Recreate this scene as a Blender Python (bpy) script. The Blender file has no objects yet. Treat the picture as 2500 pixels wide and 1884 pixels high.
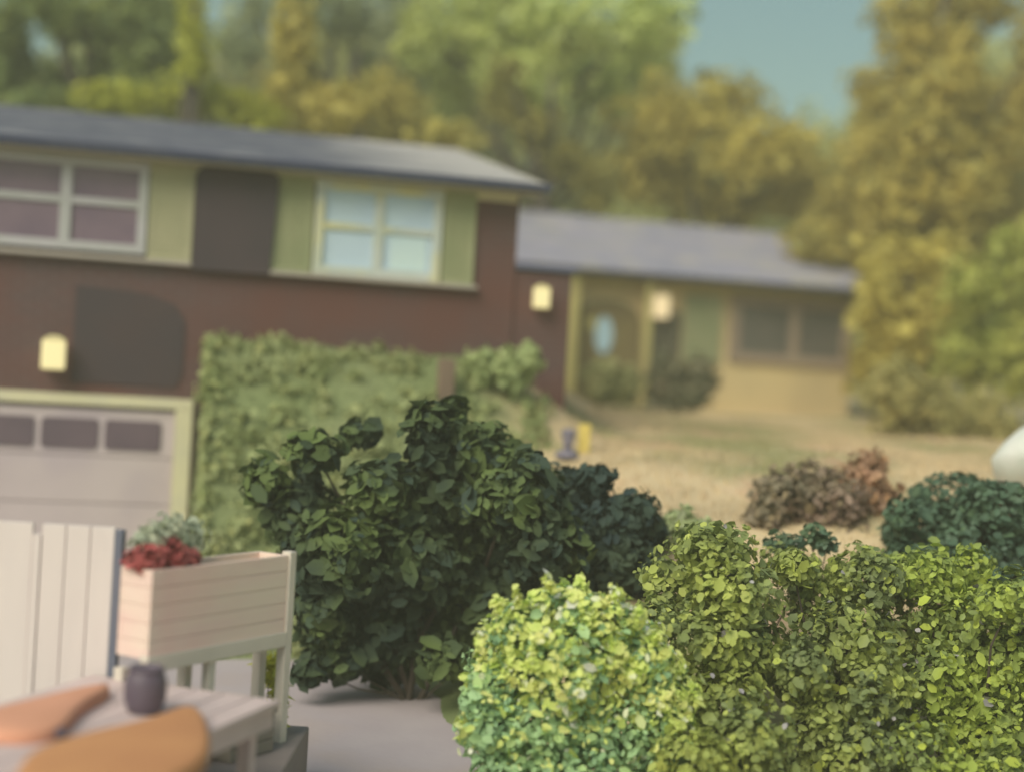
import bpy, bmesh, math, random
import numpy as np
from mathutils import Vector, Matrix
random.seed(7)
RNG = np.random.default_rng(11)
scene = bpy.context.scene
col = scene.collection

# ------------------------------------------------------------------ camera
F_PX, ROLL = 3434.0, math.radians(3.3)          # focal length in photo pixels (2500 wide), tilt of the picture
CAM = Vector((0, 0, 2.2))
ct, st = math.cos(ROLL), math.sin(ROLL)
cd = bpy.data.cameras.new('camera')
cd.sensor_width = 36.0
cd.lens = 36.0 * F_PX / 2500.0
cd.clip_start, cd.clip_end = 0.1, 2000
cd.dof.use_dof = True
cd.dof.focus_distance = 8.2
cd.dof.aperture_fstop = 0.345
cam = bpy.data.objects.new('camera', cd)
col.objects.link(cam)
cam.matrix_world = Matrix(((ct, -st, 0, CAM.x), (0, 0, -1, CAM.y), (st, ct, 0, CAM.z), (0, 0, 0, 1)))
scene.camera = cam

# ------------------------------------------------------------------ sky, sun, exposure
SUN_EL, SUN_AZ = math.radians(42), math.radians(214)      # azimuth clockwise from +Y: behind the camera, to the left
w = bpy.data.worlds.new('World')
scene.world = w
w.use_nodes = True
nt = w.node_tree
bg = nt.nodes['Background']
sky = nt.nodes.new('ShaderNodeTexSky')
sky.sky_type = 'NISHITA'
sky.sun_disc = False
sky.sun_elevation, sky.sun_rotation = SUN_EL, SUN_AZ
sky.air_density, sky.dust_density, sky.ozone_density = 1.3, 2.5, 1.0
tint = nt.nodes.new('ShaderNodeMix')
tint.data_type, tint.blend_type = 'RGBA', 'MULTIPLY'
tint.inputs['Factor'].default_value = 1.0
tint.inputs['B'].default_value = (0.88, 1.0, 0.78, 1)
nt.links.new(sky.outputs[0], tint.inputs['A'])
nt.links.new(tint.outputs['Result'], bg.inputs['Color'])
bg.inputs['Strength'].default_value = 0.078
sl = bpy.data.lights.new('sun', 'SUN')
sl.energy, sl.angle, sl.color = 2.0, math.radians(40), (1.0, 0.92, 0.76)
so = bpy.data.objects.new('sun', sl)
col.objects.link(so)
sd = Vector((math.sin(SUN_AZ) * math.cos(SUN_EL), math.cos(SUN_AZ) * math.cos(SUN_EL), math.sin(SUN_EL)))
so.rotation_euler = sd.to_track_quat('Z', 'Y').to_euler()
so.location = sd * 40
vs = scene.view_settings
vs.view_transform, vs.look, vs.gamma, vs.exposure = 'Standard', 'None', 1.0, 0.56
vs.use_curve_mapping = False
scene.cycles.use_denoising = True
scene.cycles.max_bounces = 10
scene.cycles.diffuse_bounces = 8
scene.cycles.sample_clamp_indirect = 4.0

# ------------------------------------------------------------------ placing helpers
def ray(px, py):
    a, b = (px - 1250) / F_PX, (942 - py) / F_PX
    return Vector((a * ct - b * st, 1.0, a * st + b * ct))
def at(px, py, Y): return CAM + ray(px, py) * Y
def at_z(px, py, z):
    r = ray(px, py)
    return CAM + r * ((z - CAM.z) / r.z)

GAIN = (0.88, 0.85, 0.66)                      # light reaching a wall, per channel: photo colour -> surface colour
def S(r, g, b, k=1.0):
    def f(c, g_):
        c = c / 255.0
        c = c / 12.92 if c <= 0.04045 else ((c + 0.055) / 1.055) ** 2.4
        return min(0.82, c * k / g_)
    return (f(r, GAIN[0]), f(g, GAIN[1]), f(b, GAIN[2]), 1.0)
def SK(k): return lambda r, g, b: S(r, g, b, k)

# ------------------------------------------------------------------ materials
def new_mat(name):
    m = bpy.data.materials.new(name)
    m.use_nodes = True
    return m, m.node_tree, m.node_tree.nodes['Principled BSDF']
def ramp_noise(nt, scale, lo, hi, detail=4, stretch=(1, 1, 1), coord='Object'):
    tc = nt.nodes.new('ShaderNodeTexCoord')
    mp = nt.nodes.new('ShaderNodeMapping')
    mp.inputs['Scale'].default_value = stretch
    nz = nt.nodes.new('ShaderNodeTexNoise')
    nz.inputs['Scale'].default_value = scale
    nz.inputs['Detail'].default_value = detail
    mr = nt.nodes.new('ShaderNodeMapRange')
    mr.inputs['From Min'].default_value, mr.inputs['From Max'].default_value = lo, hi
    nt.links.new(tc.outputs[coord], mp.inputs[0])
    nt.links.new(mp.outputs[0], nz.inputs['Vector'])
    nt.links.new(nz.outputs['Fac'], mr.inputs['Value'])
    return mr.outputs['Result'], nz.outputs['Fac']
def mix(nt, fac, a, b):
    mx = nt.nodes.new('ShaderNodeMix')
    mx.data_type = 'RGBA'
    for sock, v in (('Factor', fac), ('A', a), ('B', b)):
        if isinstance(v, (tuple, float, int)): mx.inputs[sock].default_value = v
        else: nt.links.new(v, mx.inputs[sock])
    return mx.outputs['Result']
def paint(name, c1, c2, scale=3.0, rough=0.6, bump=0.15, stretch=(1, 1, 1), c3=None, s3=1.0, spec=0.3, lo=.35, hi=.65):
    m, nt, p = new_mat(name)
    fac, raw = ramp_noise(nt, scale, lo, hi, 5, stretch)
    c = mix(nt, fac, c1, c2)
    if c3:
        f3, _ = ramp_noise(nt, s3, .5, .72, 3)
        c = mix(nt, f3, c, c3)
    nt.links.new(c, p.inputs['Base Color'])
    p.inputs['Roughness'].default_value = rough
    p.inputs['Specular IOR Level'].default_value = spec
    if bump:
        _, r2 = ramp_noise(nt, scale * 12, 0, 1, 6)
        b = nt.nodes.new('ShaderNodeBump')
        b.inputs['Strength'].default_value, b.inputs['Distance'].default_value = bump, 0.01
        nt.links.new(r2, b.inputs['Height'])
        nt.links.new(b.outputs[0], p.inputs['Normal'])
    return m
def bricks(name, c1, c2, mortar, c3):
    m, nt, p = new_mat(name)
    tc = nt.nodes.new('ShaderNodeTexCoord')
    sx = nt.nodes.new('ShaderNodeSeparateXYZ')
    cx = nt.nodes.new('ShaderNodeCombineXYZ')
    ad = nt.nodes.new('ShaderNodeMath')
    ad.operation = 'ADD'
    nt.links.new(tc.outputs['Object'], sx.inputs[0])
    nt.links.new(sx.outputs['X'], ad.inputs[0])
    nt.links.new(sx.outputs['Y'], ad.inputs[1])
    nt.links.new(ad.outputs[0], cx.inputs['X'])
    nt.links.new(sx.outputs['Z'], cx.inputs['Y'])
    bt = nt.nodes.new('ShaderNodeTexBrick')
    nt.links.new(cx.outputs[0], bt.inputs['Vector'])
    bt.inputs['Scale'].default_value = 1.0
    bt.inputs['Brick Width'].default_value, bt.inputs['Row Height'].default_value = 0.21, 0.068
    bt.inputs['Mortar Size'].default_value = 0.006
    bt.inputs['Color1'].default_value, bt.inputs['Color2'].default_value, bt.inputs['Mortar'].default_value = c1, c2, mortar
    f, _ = ramp_noise(nt, 0.9, .4, .65, 3)
    c = mix(nt, f, bt.outputs['Color'], c3)
    nt.links.new(c, p.inputs['Base Color'])
    p.inputs['Roughness'].default_value = 0.85
    b = nt.nodes.new('ShaderNodeBump')
    b.inputs['Strength'].default_value, b.inputs['Distance'].default_value = 0.4, 0.006
    b.invert = True
    nt.links.new(bt.outputs['Fac'], b.inputs['Height'])
    nt.links.new(b.outputs[0], p.inputs['Normal'])
    return m
def shingles(name, c1, c2, c3, pale=None):
    m, nt, p = new_mat(name)
    f, _ = ramp_noise(nt, 1.3, .35, .65, 5, (1, 2.2, 1))
    f2, _ = ramp_noise(nt, 2.0, .52, .7, 4, (.7, 2.5, 1))
    tc = nt.nodes.new('ShaderNodeTexCoord')
    bt = nt.nodes.new('ShaderNodeTexBrick')
    nt.links.new(tc.outputs['Object'], bt.inputs['Vector'])
    bt.inputs['Scale'].default_value = 1.0
    bt.inputs['Brick Width'].default_value, bt.inputs['Row Height'].default_value = 0.3, 0.14
    bt.inputs['Mortar Size'].default_value = 0.006
    bt.inputs['Color1'].default_value, bt.inputs['Color2'].default_value = (1, 1, 1, 1), (.86, .86, .88, 1)
    bt.inputs['Mortar'].default_value = (.6, .6, .64, 1)
    c = mix(nt, f2, mix(nt, f, c1, c2), c3)
    if pale:  # right end paler: sun on the shingles mixed into the colour
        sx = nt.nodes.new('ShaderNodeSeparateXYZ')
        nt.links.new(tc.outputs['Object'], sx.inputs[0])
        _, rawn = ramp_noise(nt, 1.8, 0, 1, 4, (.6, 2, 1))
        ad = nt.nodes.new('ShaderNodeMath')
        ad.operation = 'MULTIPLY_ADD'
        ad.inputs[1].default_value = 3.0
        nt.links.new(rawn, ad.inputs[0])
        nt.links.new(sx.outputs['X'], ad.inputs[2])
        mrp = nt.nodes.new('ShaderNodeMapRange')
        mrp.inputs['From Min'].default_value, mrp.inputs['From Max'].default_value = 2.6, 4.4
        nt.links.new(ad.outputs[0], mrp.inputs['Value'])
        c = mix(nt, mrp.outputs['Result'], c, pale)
    mu = nt.nodes.new('ShaderNodeMix')
    mu.data_type, mu.blend_type = 'RGBA', 'MULTIPLY'
    mu.inputs['Factor'].default_value = .8
    nt.links.new(c, mu.inputs['A'])
    nt.links.new(bt.outputs['Color'], mu.inputs['B'])
    nt.links.new(mu.outputs['Result'], p.inputs['Base Color'])
    p.inputs['Roughness'].default_value = 0.8
    return m
def leafmat(name, c1, c2, c3=None, scale=1.2, rnd=0.35, trans=0.3, rough=0.5, spec=0.25, lo=.4, hi=.6, vr=.2):
    """leaf colours: two tones in clumps, a third on scattered single leaves"""
    m, nt, p = new_mat(name)
    f, _ = ramp_noise(nt, scale, lo, hi, 3)
    geo = nt.nodes.new('ShaderNodeNewGeometry')
    c = mix(nt, f, c1, c2)
    mr = nt.nodes.new('ShaderNodeMapRange')
    mr.inputs['From Min'].default_value, mr.inputs['From Max'].default_value = 1 - rnd, 1
    nt.links.new(geo.outputs['Random Per Island'], mr.inputs['Value'])
    c = mix(nt, mr.outputs['Result'], c, c3 or c2)
    hv = nt.nodes.new('ShaderNodeHueSaturation')
    m2 = nt.nodes.new('ShaderNodeMath')
    m2.operation = 'MULTIPLY'
    m2.inputs[1].default_value = 7.13
    fr = nt.nodes.new('ShaderNodeMath')
    fr.operation = 'FRACT'
    nt.links.new(geo.outputs['Random Per Island'], m2.inputs[0])
    nt.links.new(m2.outputs[0], fr.inputs[0])
    m3 = nt.nodes.new('ShaderNodeMapRange')
    m3.inputs['To Min'].default_value, m3.inputs['To Max'].default_value = 1 - vr, 1 + vr
    nt.links.new(fr.outputs[0], m3.inputs['Value'])
    nt.links.new(m3.outputs['Result'], hv.inputs['Value'])
    nt.links.new(c, hv.inputs['Color'])
    c = hv.outputs['Color']
    nt.links.new(c, p.inputs['Base Color'])
    p.inputs['Roughness'].default_value = rough
    p.inputs['Specular IOR Level'].default_value = spec
    if trans:
        tr = nt.nodes.new('ShaderNodeBsdfTranslucent')
        nt.links.new(c, tr.inputs['Color'])
        ms = nt.nodes.new('ShaderNodeMixShader')
        ms.inputs[0].default_value = trans
        out = nt.nodes['Material Output']
        nt.links.new(p.outputs[0], ms.inputs[1])
        nt.links.new(tr.outputs[0], ms.inputs[2])
        nt.links.new(ms.outputs[0], out.inputs['Surface'])
    return m
def glass_pane(name, c1, c2, rough=0.12):
    m = paint(name, c1, c2, scale=2.0, rough=rough, bump=0, spec=0.5)
    return m
def lampmat(name, c, strength):
    m, nt, p = new_mat(name)
    p.inputs['Base Color'].default_value = (.5, .45, .26, 1)
    p.inputs['Emission Color'].default_value = c
    p.inputs['Emission Strength'].default_value = strength
    return m

# ------------------------------------------------------------------ mesh helpers
def tag(o, label=None, cat=None, group=None, kind=None):
    for k_, v in (('label', label), ('category', cat), ('group', group), ('kind', kind)):
        if v: o[k_] = v
    return o
def thing(name, label, cat, loc=(0, 0, 0), rz=0.0, group=None):
    o = bpy.data.objects.new(name, None)
    o.empty_display_size = .2
    col.objects.link(o)
    o.location, o.rotation_euler = loc, (0, 0, rz)
    return tag(o, label, cat, group)
def obj(name, bm, m, parent=None, smooth=False, bevel=0.0):
    me = bpy.data.meshes.new(name)
    if bevel: bmesh.ops.bevel(bm, geom=list(bm.edges), offset=bevel, segments=2, affect='EDGES', profile=.6)
    bm.normal_update()
    bm.to_mesh(me)
    bm.free()
    me.materials.append(m)
    if smooth: me.polygons.foreach_set('use_smooth', [True] * len(me.polygons))
    o = bpy.data.objects.new(name, me)
    col.objects.link(o)
    o.parent = parent
    return o
def BM(): return bmesh.new()
def box(bm, x0, x1, y0, y1, z0, z1, mtx=None):
    vs_ = [bm.verts.new((x, y, z)) for x in (x0, x1) for y in (y0, y1) for z in (z0, z1)]
    for f in ((0, 1, 3, 2), (4, 6, 7, 5), (0, 4, 5, 1), (2, 3, 7, 6), (0, 2, 6, 4), (1, 5, 7, 3)):
        bm.faces.new([vs_[i] for i in f])
    if mtx is not None: bmesh.ops.transform(bm, matrix=mtx, verts=vs_)
    return bm
def bx(*a, **k): return box(BM(), *a, **k)
def prism_xz(bm, pts, y0, y1):
    """polygon of (x, z) extruded along y"""
    a = [bm.verts.new((x, y0, z)) for x, z in pts]
    b = [bm.verts.new((x, y1, z)) for x, z in pts]
    n = len(pts)
    bm.faces.new(a)
    bm.faces.new(b[::-1])
    for i in range(n): bm.faces.new((a[i], b[i], b[(i + 1) % n], a[(i + 1) % n]))
    bmesh.ops.recalc_face_normals(bm, faces=bm.faces[:])
    return bm
def prism_yz(bm, pts, x0, x1):
    a = [bm.verts.new((x0, y, z)) for y, z in pts]
    b = [bm.verts.new((x1, y, z)) for y, z in pts]
    n = len(pts)
    bm.faces.new(a)
    bm.faces.new(b[::-1])
    for i in range(n): bm.faces.new((a[i], b[i], b[(i + 1) % n], a[(i + 1) % n]))
    bmesh.ops.recalc_face_normals(bm, faces=bm.faces[:])
    return bm
def prism_xy(bm, pts, z0, z1):
    a = [bm.verts.new((x, y, z0)) for x, y in pts]
    b = [bm.verts.new((x, y, z1)) for x, y in pts]
    n = len(pts)
    bm.faces.new(a[::-1])
    bm.faces.new(b)
    for i in range(n): bm.faces.new((a[i], a[(i + 1) % n], b[(i + 1) % n], b[i]))
    bmesh.ops.recalc_face_normals(bm, faces=bm.faces[:])
    return bm
def lathe(bm, prof, n=24, c=(0, 0, 0)):
    rings = []
    for r, z in prof:
        rings.append([bm.verts.new((c[0] + r * math.cos(2 * math.pi * i / n), c[1] + r * math.sin(2 * math.pi * i / n), c[2] + z)) for i in range(n)])
    for a, b in zip(rings, rings[1:]):
        for i in range(n): bm.faces.new((a[i], a[(i + 1) % n], b[(i + 1) % n], b[i]))
    bm.faces.new(rings[0][::-1])
    bm.faces.new(rings[-1])
    return bm
def tube(bm, pts, radii, n=8):
    pts = [Vector(p) for p in pts]
    rings = []
    for i, p in enumerate(pts):
        d = (pts[min(i + 1, len(pts) - 1)] - pts[max(i - 1, 0)]).normalized()
        u = d.orthogonal().normalized()
        if rings:
            u = (pu - d * pu.dot(d)).normalized()
        pu = u
        v = d.cross(u)
        rings.append([bm.verts.new(p + (u * math.cos(2 * math.pi * j / n) + v * math.sin(2 * math.pi * j / n)) * radii[i]) for j in range(n)])
    for a, b in zip(rings, rings[1:]):
        for j in range(n): bm.faces.new((a[j], a[(j + 1) % n], b[(j + 1) % n], b[j]))
    bm.faces.new(rings[0][::-1])
    bm.faces.new(rings[-1])
    return bm
def limb_pts(a, b, k=5, wob=.12):
    a, b = Vector(a), Vector(b)
    L = (b - a).length
    out = [a]
    for i in range(1, k):
        t = i / k
        out.append(a.lerp(b, t) + Vector((random.uniform(-1, 1), random.uniform(-1, 1), random.uniform(-.3, .6))) * wob * L * .5 * math.sin(math.pi * t))
    return out + [b]

LEAF = np.array([(0, 0), (.32, .42), (.72, .42), (1.0, 0), (.72, -.42), (.32, -.42)])   # along, across
def unit(v): return v / np.maximum(1e-9, np.linalg.norm(v, axis=1, keepdims=True))
def leaves(name, blobs, n, size, m, parent, aspect=1.7, up=.35, shell=.45, loose=.9, rough=.16, cut=None):
    """n leaves spread through ellipsoids (centre, radii); outline broken by a lumpy radius"""
    cs = np.array([list(b[0]) for b in blobs], float)
    rs = np.array([list(b[1]) for b in blobs], float)
    pr = (rs[:, 0] * rs[:, 2] + rs[:, 1] * rs[:, 2])
    k = RNG.choice(len(blobs), n, p=pr / pr.sum())
    d = unit(RNG.normal(size=(n, 3)))
    ph = RNG.uniform(0, 6.28, (len(blobs), 6))[k]
    lump = (np.sin(d[:, 0] * 4.1 + ph[:, 0]) * np.sin(d[:, 1] * 4.7 + ph[:, 1]) + np.sin(d[:, 2] * 5.3 + ph[:, 2]) * np.sin(d[:, 0] * 6.1 + ph[:, 3])) * rough
    rad = (1 - shell * RNG.random(n) ** 1.3) * (1 + lump)
    pos = cs[k] + d * rs[k] * rad[:, None]
    if cut is not None:
        keep = cut(pos)
        pos, d = pos[keep], d[keep]
        n = len(pos)
    nn = unit(d * .8 + RNG.normal(size=(n, 3)) * loose * .6 + np.array((0, 0, up)))
    t = unit(np.cross(nn, RNG.normal(size=(n, 3))))
    b = np.cross(nn, t)
    L = size * np.clip(RNG.lognormal(-.06, .38, n), .4, 2.0)
    W = L / aspect * RNG.uniform(.8, 1.25, n)
    v = pos[:, None, :] + t[:, None, :] * (LEAF[None, :, 0, None] - .5) * L[:, None, None] + b[:, None, :] * LEAF[None, :, 1, None] * W[:, None, None]
    v[:, 1:3] += nn[:, None, :] * (W * .12)[:, None, None]
    v[:, 4:6] += nn[:, None, :] * (W * .12)[:, None, None]
    # two quads folded along the midrib
    base = np.arange(n)[:, None] * 6
    q1 = base + np.array([0, 1, 2, 3])
    q2 = base + np.array([0, 3, 4, 5])
    idx = np.concatenate([q1[:, None], q2[:, None]], 1).reshape(-1)
    nf = 2 * n
    me = bpy.data.meshes.new(name)
    me.vertices.add(n * 6)
    me.vertices.foreach_set('co', v.reshape(-1).astype(np.float32))
    me.loops.add(nf * 4)
    me.loops.foreach_set('vertex_index', idx.astype(np.int32))
    me.polygons.add(nf)
    me.polygons.foreach_set('loop_start', np.arange(0, nf * 4, 4, dtype=np.int32))
    me.polygons.foreach_set('loop_total', np.full(nf, 4, dtype=np.int32))
    me.update(calc_edges=True)
    me.validate()
    me.materials.append(m)
    o = bpy.data.objects.new(name, me)
    col.objects.link(o)
    o.parent = parent
    return o

# ------------------------------------------------------------------ terrain
PHI = math.radians(14)
cp, sp = math.cos(PHI), math.sin(PHI)
HO = Vector((-3.06, 13.3, 0))                 # right edge of the garage opening at the drive
def hloc(s, t, z): return Vector((HO.x + s * cp - t * sp, HO.y + s * sp + t * cp, z))
def sm(a, b, x):
    x = np.clip((x - a) / (b - a), 0, 1)
    return x * x * (3 - 2 * x)
def ground_z(X, Y):
    X, Y = np.asarray(X, float), np.asarray(Y, float)
    s = (X - HO.x) * cp + (Y - HO.y) * sp
    t = -(X - HO.x) * sp + (Y - HO.y) * cp
    h1 = 2.50 * sm(-2.9, 0.1, t) * sm(0.07, 0.17, s)
    h1 = np.where(Y > 16, np.maximum(h1, 0), h1)
    h2 = np.interp(Y, [0, 8.3, 9.0, 9.7, 10.6, 12, 14, 21, 30, 60, 120], [.0, .0, .25, .95, 1.3, 1.62, 1.76, 1.93, 2.2, 3.2, 5])
    wgt = sm(-0.5, 1.1, X - np.clip(Y - 14.5, 0, 99) * .18)
    wgt = np.maximum(wgt, sm(15.0, 19, Y) * sm(-.5, .5, s))
    h = h1 * (1 - wgt) + h2 * wgt
    back = sm(18, 24, Y) * (1 - sm(-.5, .5, s))
    h = h * (1 - back) + np.interp(Y, [18, 30, 60, 120], [1.8, 2.2, 3.2, 5]) * back
    h = np.where((X < -.4) & (Y < 10.3), np.minimum(h, 0), h)
    h = h + .03 * np.sin(X * 2.3 + 1) * np.sin(Y * 1.9) * sm(.1, .6, h)
    return h - .02

def build_ground():
    xs = np.unique(np.concatenate([np.linspace(-90, -8, 18), np.arange(-8, -3.6, .14), np.arange(-3.6, -2.2, .04), np.arange(-2.2, 9, .14), np.linspace(9, 90, 22)]))
    ys = np.unique(np.concatenate([np.linspace(-30, 5, 10), np.arange(5, 24, .14), np.linspace(24, 160, 30)]))
    XX, YY = np.meshgrid(xs, ys)
    ZZ = ground_z(XX, YY)
    me = bpy.data.meshes.new('ground')
    nx, ny = len(xs), len(ys)
    v = np.stack([XX, YY, ZZ], -1).reshape(-1, 3)
    f = [(j * nx + i, j * nx + i + 1, (j + 1) * nx + i + 1, (j + 1) * nx + i) for j in range(ny - 1) for i in range(nx - 1)]
    me.from_pydata(v.tolist(), [], f)
    me.polygons.foreach_set('use_smooth', [True] * len(f))
    # green lawn on the bank by the brick house, dry khaki grass on the slope to the right
    m, nt, p = new_mat('lawn')
    tc = nt.nodes.new('ShaderNodeTexCoord')
    sx = nt.nodes.new('ShaderNodeSeparateXYZ')
    nt.links.new(tc.outputs['Object'], sx.inputs[0])
    f1, raw = ramp_noise(nt, .9, .35, .65, 5)
    f2, _ = ramp_noise(nt, 1.6, .4, .62, 5)
    f3, _ = ramp_noise(nt, 30, .2, .8, 4)
    green = mix(nt, f1, S(116, 126, 76), S(132, 137, 90))
    dry = mix(nt, f2, S(206, 182, 134), S(188, 166, 122))
    wob = nt.nodes.new('ShaderNodeMath')
    wob.operation = 'MULTIPLY_ADD'
    nt.links.new(raw, wob.inputs[0])
    wob.inputs[1].default_value = 1.6
    nt.links.new(sx.outputs['X'], wob.inputs[2])
    mr = nt.nodes.new('ShaderNodeMapRange')
    mr.interpolation_type = 'SMOOTHSTEP'
    mr.inputs['From Min'].default_value, mr.inputs['From Max'].default_value = .2, 1.4
    nt.links.new(wob.outputs[0], mr.inputs['Value'])
    f4, _ = ramp_noise(nt, .6, .46, .6, 4)
    dry = mix(nt, f4, dry, S(158, 150, 100))
    f5, _ = ramp_noise(nt, 1.1, .58, .75, 4)
    dry = mix(nt, f5, dry, S(206, 168, 132))
    c = mix(nt, mr.outputs['Result'], green, dry)
    mu = nt.nodes.new('ShaderNodeMix')
    mu.data_type, mu.blend_type = 'RGBA', 'MULTIPLY'
    mu.inputs['Factor'].default_value = .15
    nt.links.new(c, mu.inputs['A'])
    cr = nt.nodes.new('ShaderNodeCombineColor')
    for i in range(3): nt.links.new(f3, cr.inputs[i])
    nt.links.new(cr.outputs[0], mu.inputs['B'])
    nt.links.new(mu.outputs['Result'], p.inputs['Base Color'])
    p.inputs['Roughness'].default_value = .95
    p.inputs['Specular IOR Level'].default_value = .1
    me.materials.append(m)
    o = bpy.data.objects.new('ground', me)
    col.objects.link(o)
    tag(o, kind='structure')
    return m
M_LAWN = build_ground()

M_DRIVE = paint('asphalt_drive', S(176, 163, 152), S(166, 152, 144), 1.2, .9, .3, c3=S(182, 162, 136), s3=.6)
bm = BM()
drive_edge = [(-9, 3.5), (-.1, 3.5), (-.06, 8.2), (-.2, 9.4), (-.55, 10.2), (-1.2, 10.75), (-2.0, 11.1), (-2.7, 11.6), (-3.02, 12.2)]
e1 = hloc(.02, -.004, 0)
e2 = hloc(-6.2, -.004, 0)
prism_xy(bm, drive_edge + [(e1.x, e1.y), (e2.x, e2.y)], -.3, 0.0)
tag(obj('driveway', bm, M_DRIVE), kind='structure')
M_PATIO = paint('patio_paving', S(146, 132, 116), S(132, 120, 108), 2.2, .9, .3)
bm = bx(-6, -.99, 2.6, 7.62, -.1, .3)
tag(obj('patio', bm, M_PATIO, bevel=.012), kind='structure')

# ------------------------------------------------------------------ the brick house
M_BRICK = bricks('dark_brick', S(84, 65, 59), S(90, 65, 58), S(98, 82, 76), S(96, 62, 52))
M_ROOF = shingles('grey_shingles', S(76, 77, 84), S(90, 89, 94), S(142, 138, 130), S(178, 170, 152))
M_ROOF_WING = shingles('pale_grey_shingles', S(152, 145, 146), S(138, 135, 138), S(178, 168, 138))
M_GUTTER = paint('slate_blue_gutter', S(72, 76, 92), S(84, 86, 96), 4, .5)
M_SILL = paint('muted_sill', S(168, 156, 134), S(158, 148, 128), 3, .7, .05)
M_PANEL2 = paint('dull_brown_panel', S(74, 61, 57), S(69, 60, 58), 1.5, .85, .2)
M_CREAM = paint('cream_trim', S(208, 198, 148), S(196, 188, 148), 2.5, .6, .08)
M_WHITEFRAME = paint('white_window_frame', S(176, 170, 160), S(166, 164, 148), 2, .5, .05)
M_PALEFRAME = paint('pale_green_white_frame', S(190, 192, 172), S(176, 182, 158), 2, .5, .05, c3=S(206, 196, 128), s3=1.8)
M_SHUTTER = paint('olive_shutter', S(170, 163, 122), S(160, 156, 114), 2, .7)
M_SHUTTER_GREEN = paint('green_olive_shutter', S(152, 152, 108), S(140, 144, 100), 2, .7)
M_DARKPANEL = paint('dark_brown_panel', S(74, 62, 60), S(66, 58, 57), 1.5, .8, .2)
M_SOFFIT = paint('cream_soffit', S(196, 186, 150), S(186, 178, 150), 2, .7, .05)
M_GARAGE = paint('pinkish_white_door', S(182, 166, 154), S(190, 174, 160), 1.3, .6, .05, c3=S(170, 154, 150), s3=.9)
M_DARKGLASS = glass_pane('purple_grey_pane', S(108, 90, 98), S(122, 102, 106))
M_GARGLASS = glass_pane('garage_pane', S(98, 84, 86), S(108, 92, 92), .2)
M_BLUEGLASS = glass_pane('pale_blue_pane', S(178, 194, 204), S(184, 200, 200), .15)  # sky reflected in the glass, painted as its base colour
M_SKYSHEET = paint('pale_sky_reflection', S(196, 212, 214), S(186, 204, 208), 2, .6, 0)  # paler sky reflection, painted on a thin sheet over the pane

house = thing('brick_house', 'dark brown brick house with grey roof, two upper windows and a garage', 'house', HO, PHI)
bm = BM()
box(bm, -9, 3.12, 0, 8, -.3, 4.11)
obj('wall', bm, M_BRICK, house)
bm = BM()
prism_yz(bm, [(.0, 4.113), (8, 4.113), (4, 4.98)], -9, 3.12)
obj('gable', bm, M_BRICK, house)
# low brick pier that carries on to the right of the upper storey
obj('brick_pier', bx(3.124, 3.72, .02, .42, -.3, 3.36), M_BRICK, house, bevel=.02)
obj('pier_cap', bx(3.126, 3.76, -.02, .46, 3.364, 3.41), M_GUTTER, house, bevel=.01)
# roof: two slopes with thickness
sl_ = (5.2 - 4.17) / 4.35
bm = BM()
prism_yz(bm, [(-.26, 4.118), (4, 5.07), (8.26, 4.118), (8.26, 4.19), (4, 5.15), (-.26, 4.19)], -9.4, 3.31)
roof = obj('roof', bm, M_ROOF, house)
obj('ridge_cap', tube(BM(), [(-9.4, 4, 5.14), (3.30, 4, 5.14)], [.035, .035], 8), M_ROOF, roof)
bm = BM()
box(bm, -9.4, 3.30, -.252, -.002, 4.103, 4.114)
obj('soffit', bm, M_SOFFIT, house)
# half-round gutter along the eave, drooping a little at the right end
bm = BM()
gp = [(-.26 - .05 + .05 * math.cos(a), 4.185 - .085 * math.sin(a)) for a in np.linspace(0, math.pi, 9)]
prism_yz(bm, gp, -9.4, 3.36)
obj('gutter', bm, M_GUTTER, house, bevel=0)
obj('frieze_board', bx(-9, 3.10, -.025, -.002, 4.02, 4.10), M_CREAM, house, bevel=.004)
# rake board at the right gable
bm = BM()
prism_yz(bm, [(-.26, 4.10), (4, 5.05), (4, 5.155), (-.26, 4.195)], 3.312, 3.345)
obj('rake_board', bm, M_SOFFIT, house)

def window(x0, x1, z0, z1, mf, mp, xm=None, zm=None, light=None):
    """frame with a cross of glazing bars; the panes are a sub-part"""
    xm = xm or (x0 + x1) / 2
    zm = zm or (z0 + z1) / 2
    bm = BM()
    fw, bw = .085, .05
    box(bm, x0, x0 + fw, -.07, -.002, z0, z1)
    box(bm, x1 - fw, x1, -.07, -.002, z0, z1)
    box(bm, x0 + fw, x1 - fw, -.068, -.002, z1 - fw, z1)
    box(bm, x0 + fw, x1 - fw, -.068, -.002, z0, z0 + fw)
    box(bm, xm - bw, xm + bw, -.06, -.002, z0 + fw, z1 - fw)
    box(bm, x0 + fw, xm - bw, -.055, -.002, zm - bw * .7, zm + bw * .7)
    box(bm, xm + bw, x1 - fw, -.055, -.002, zm - bw * .7, zm + bw * .7)
    fr = obj('window', bm, mf, house, bevel=.006)
    obj('pane', bx(x0 + fw, x1 - fw, -.03, -.012, z0 + fw, z1 - fw), mp, fr)
    if light: obj('sky_sheet', bx(*light, -.036, -.031, z0 + fw + .01, zm - bw), M_SKYSHEET, fr)
    return fr
window(-1.98, -.46, 3.22, 4.08, M_WHITEFRAME, M_DARKGLASS, -1.19, 3.68)
window(1.10, 2.34, 3.17, 4.07, M_PALEFRAME, M_BLUEGLASS, 1.72, 3.64, (1.84, 2.20))
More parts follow.
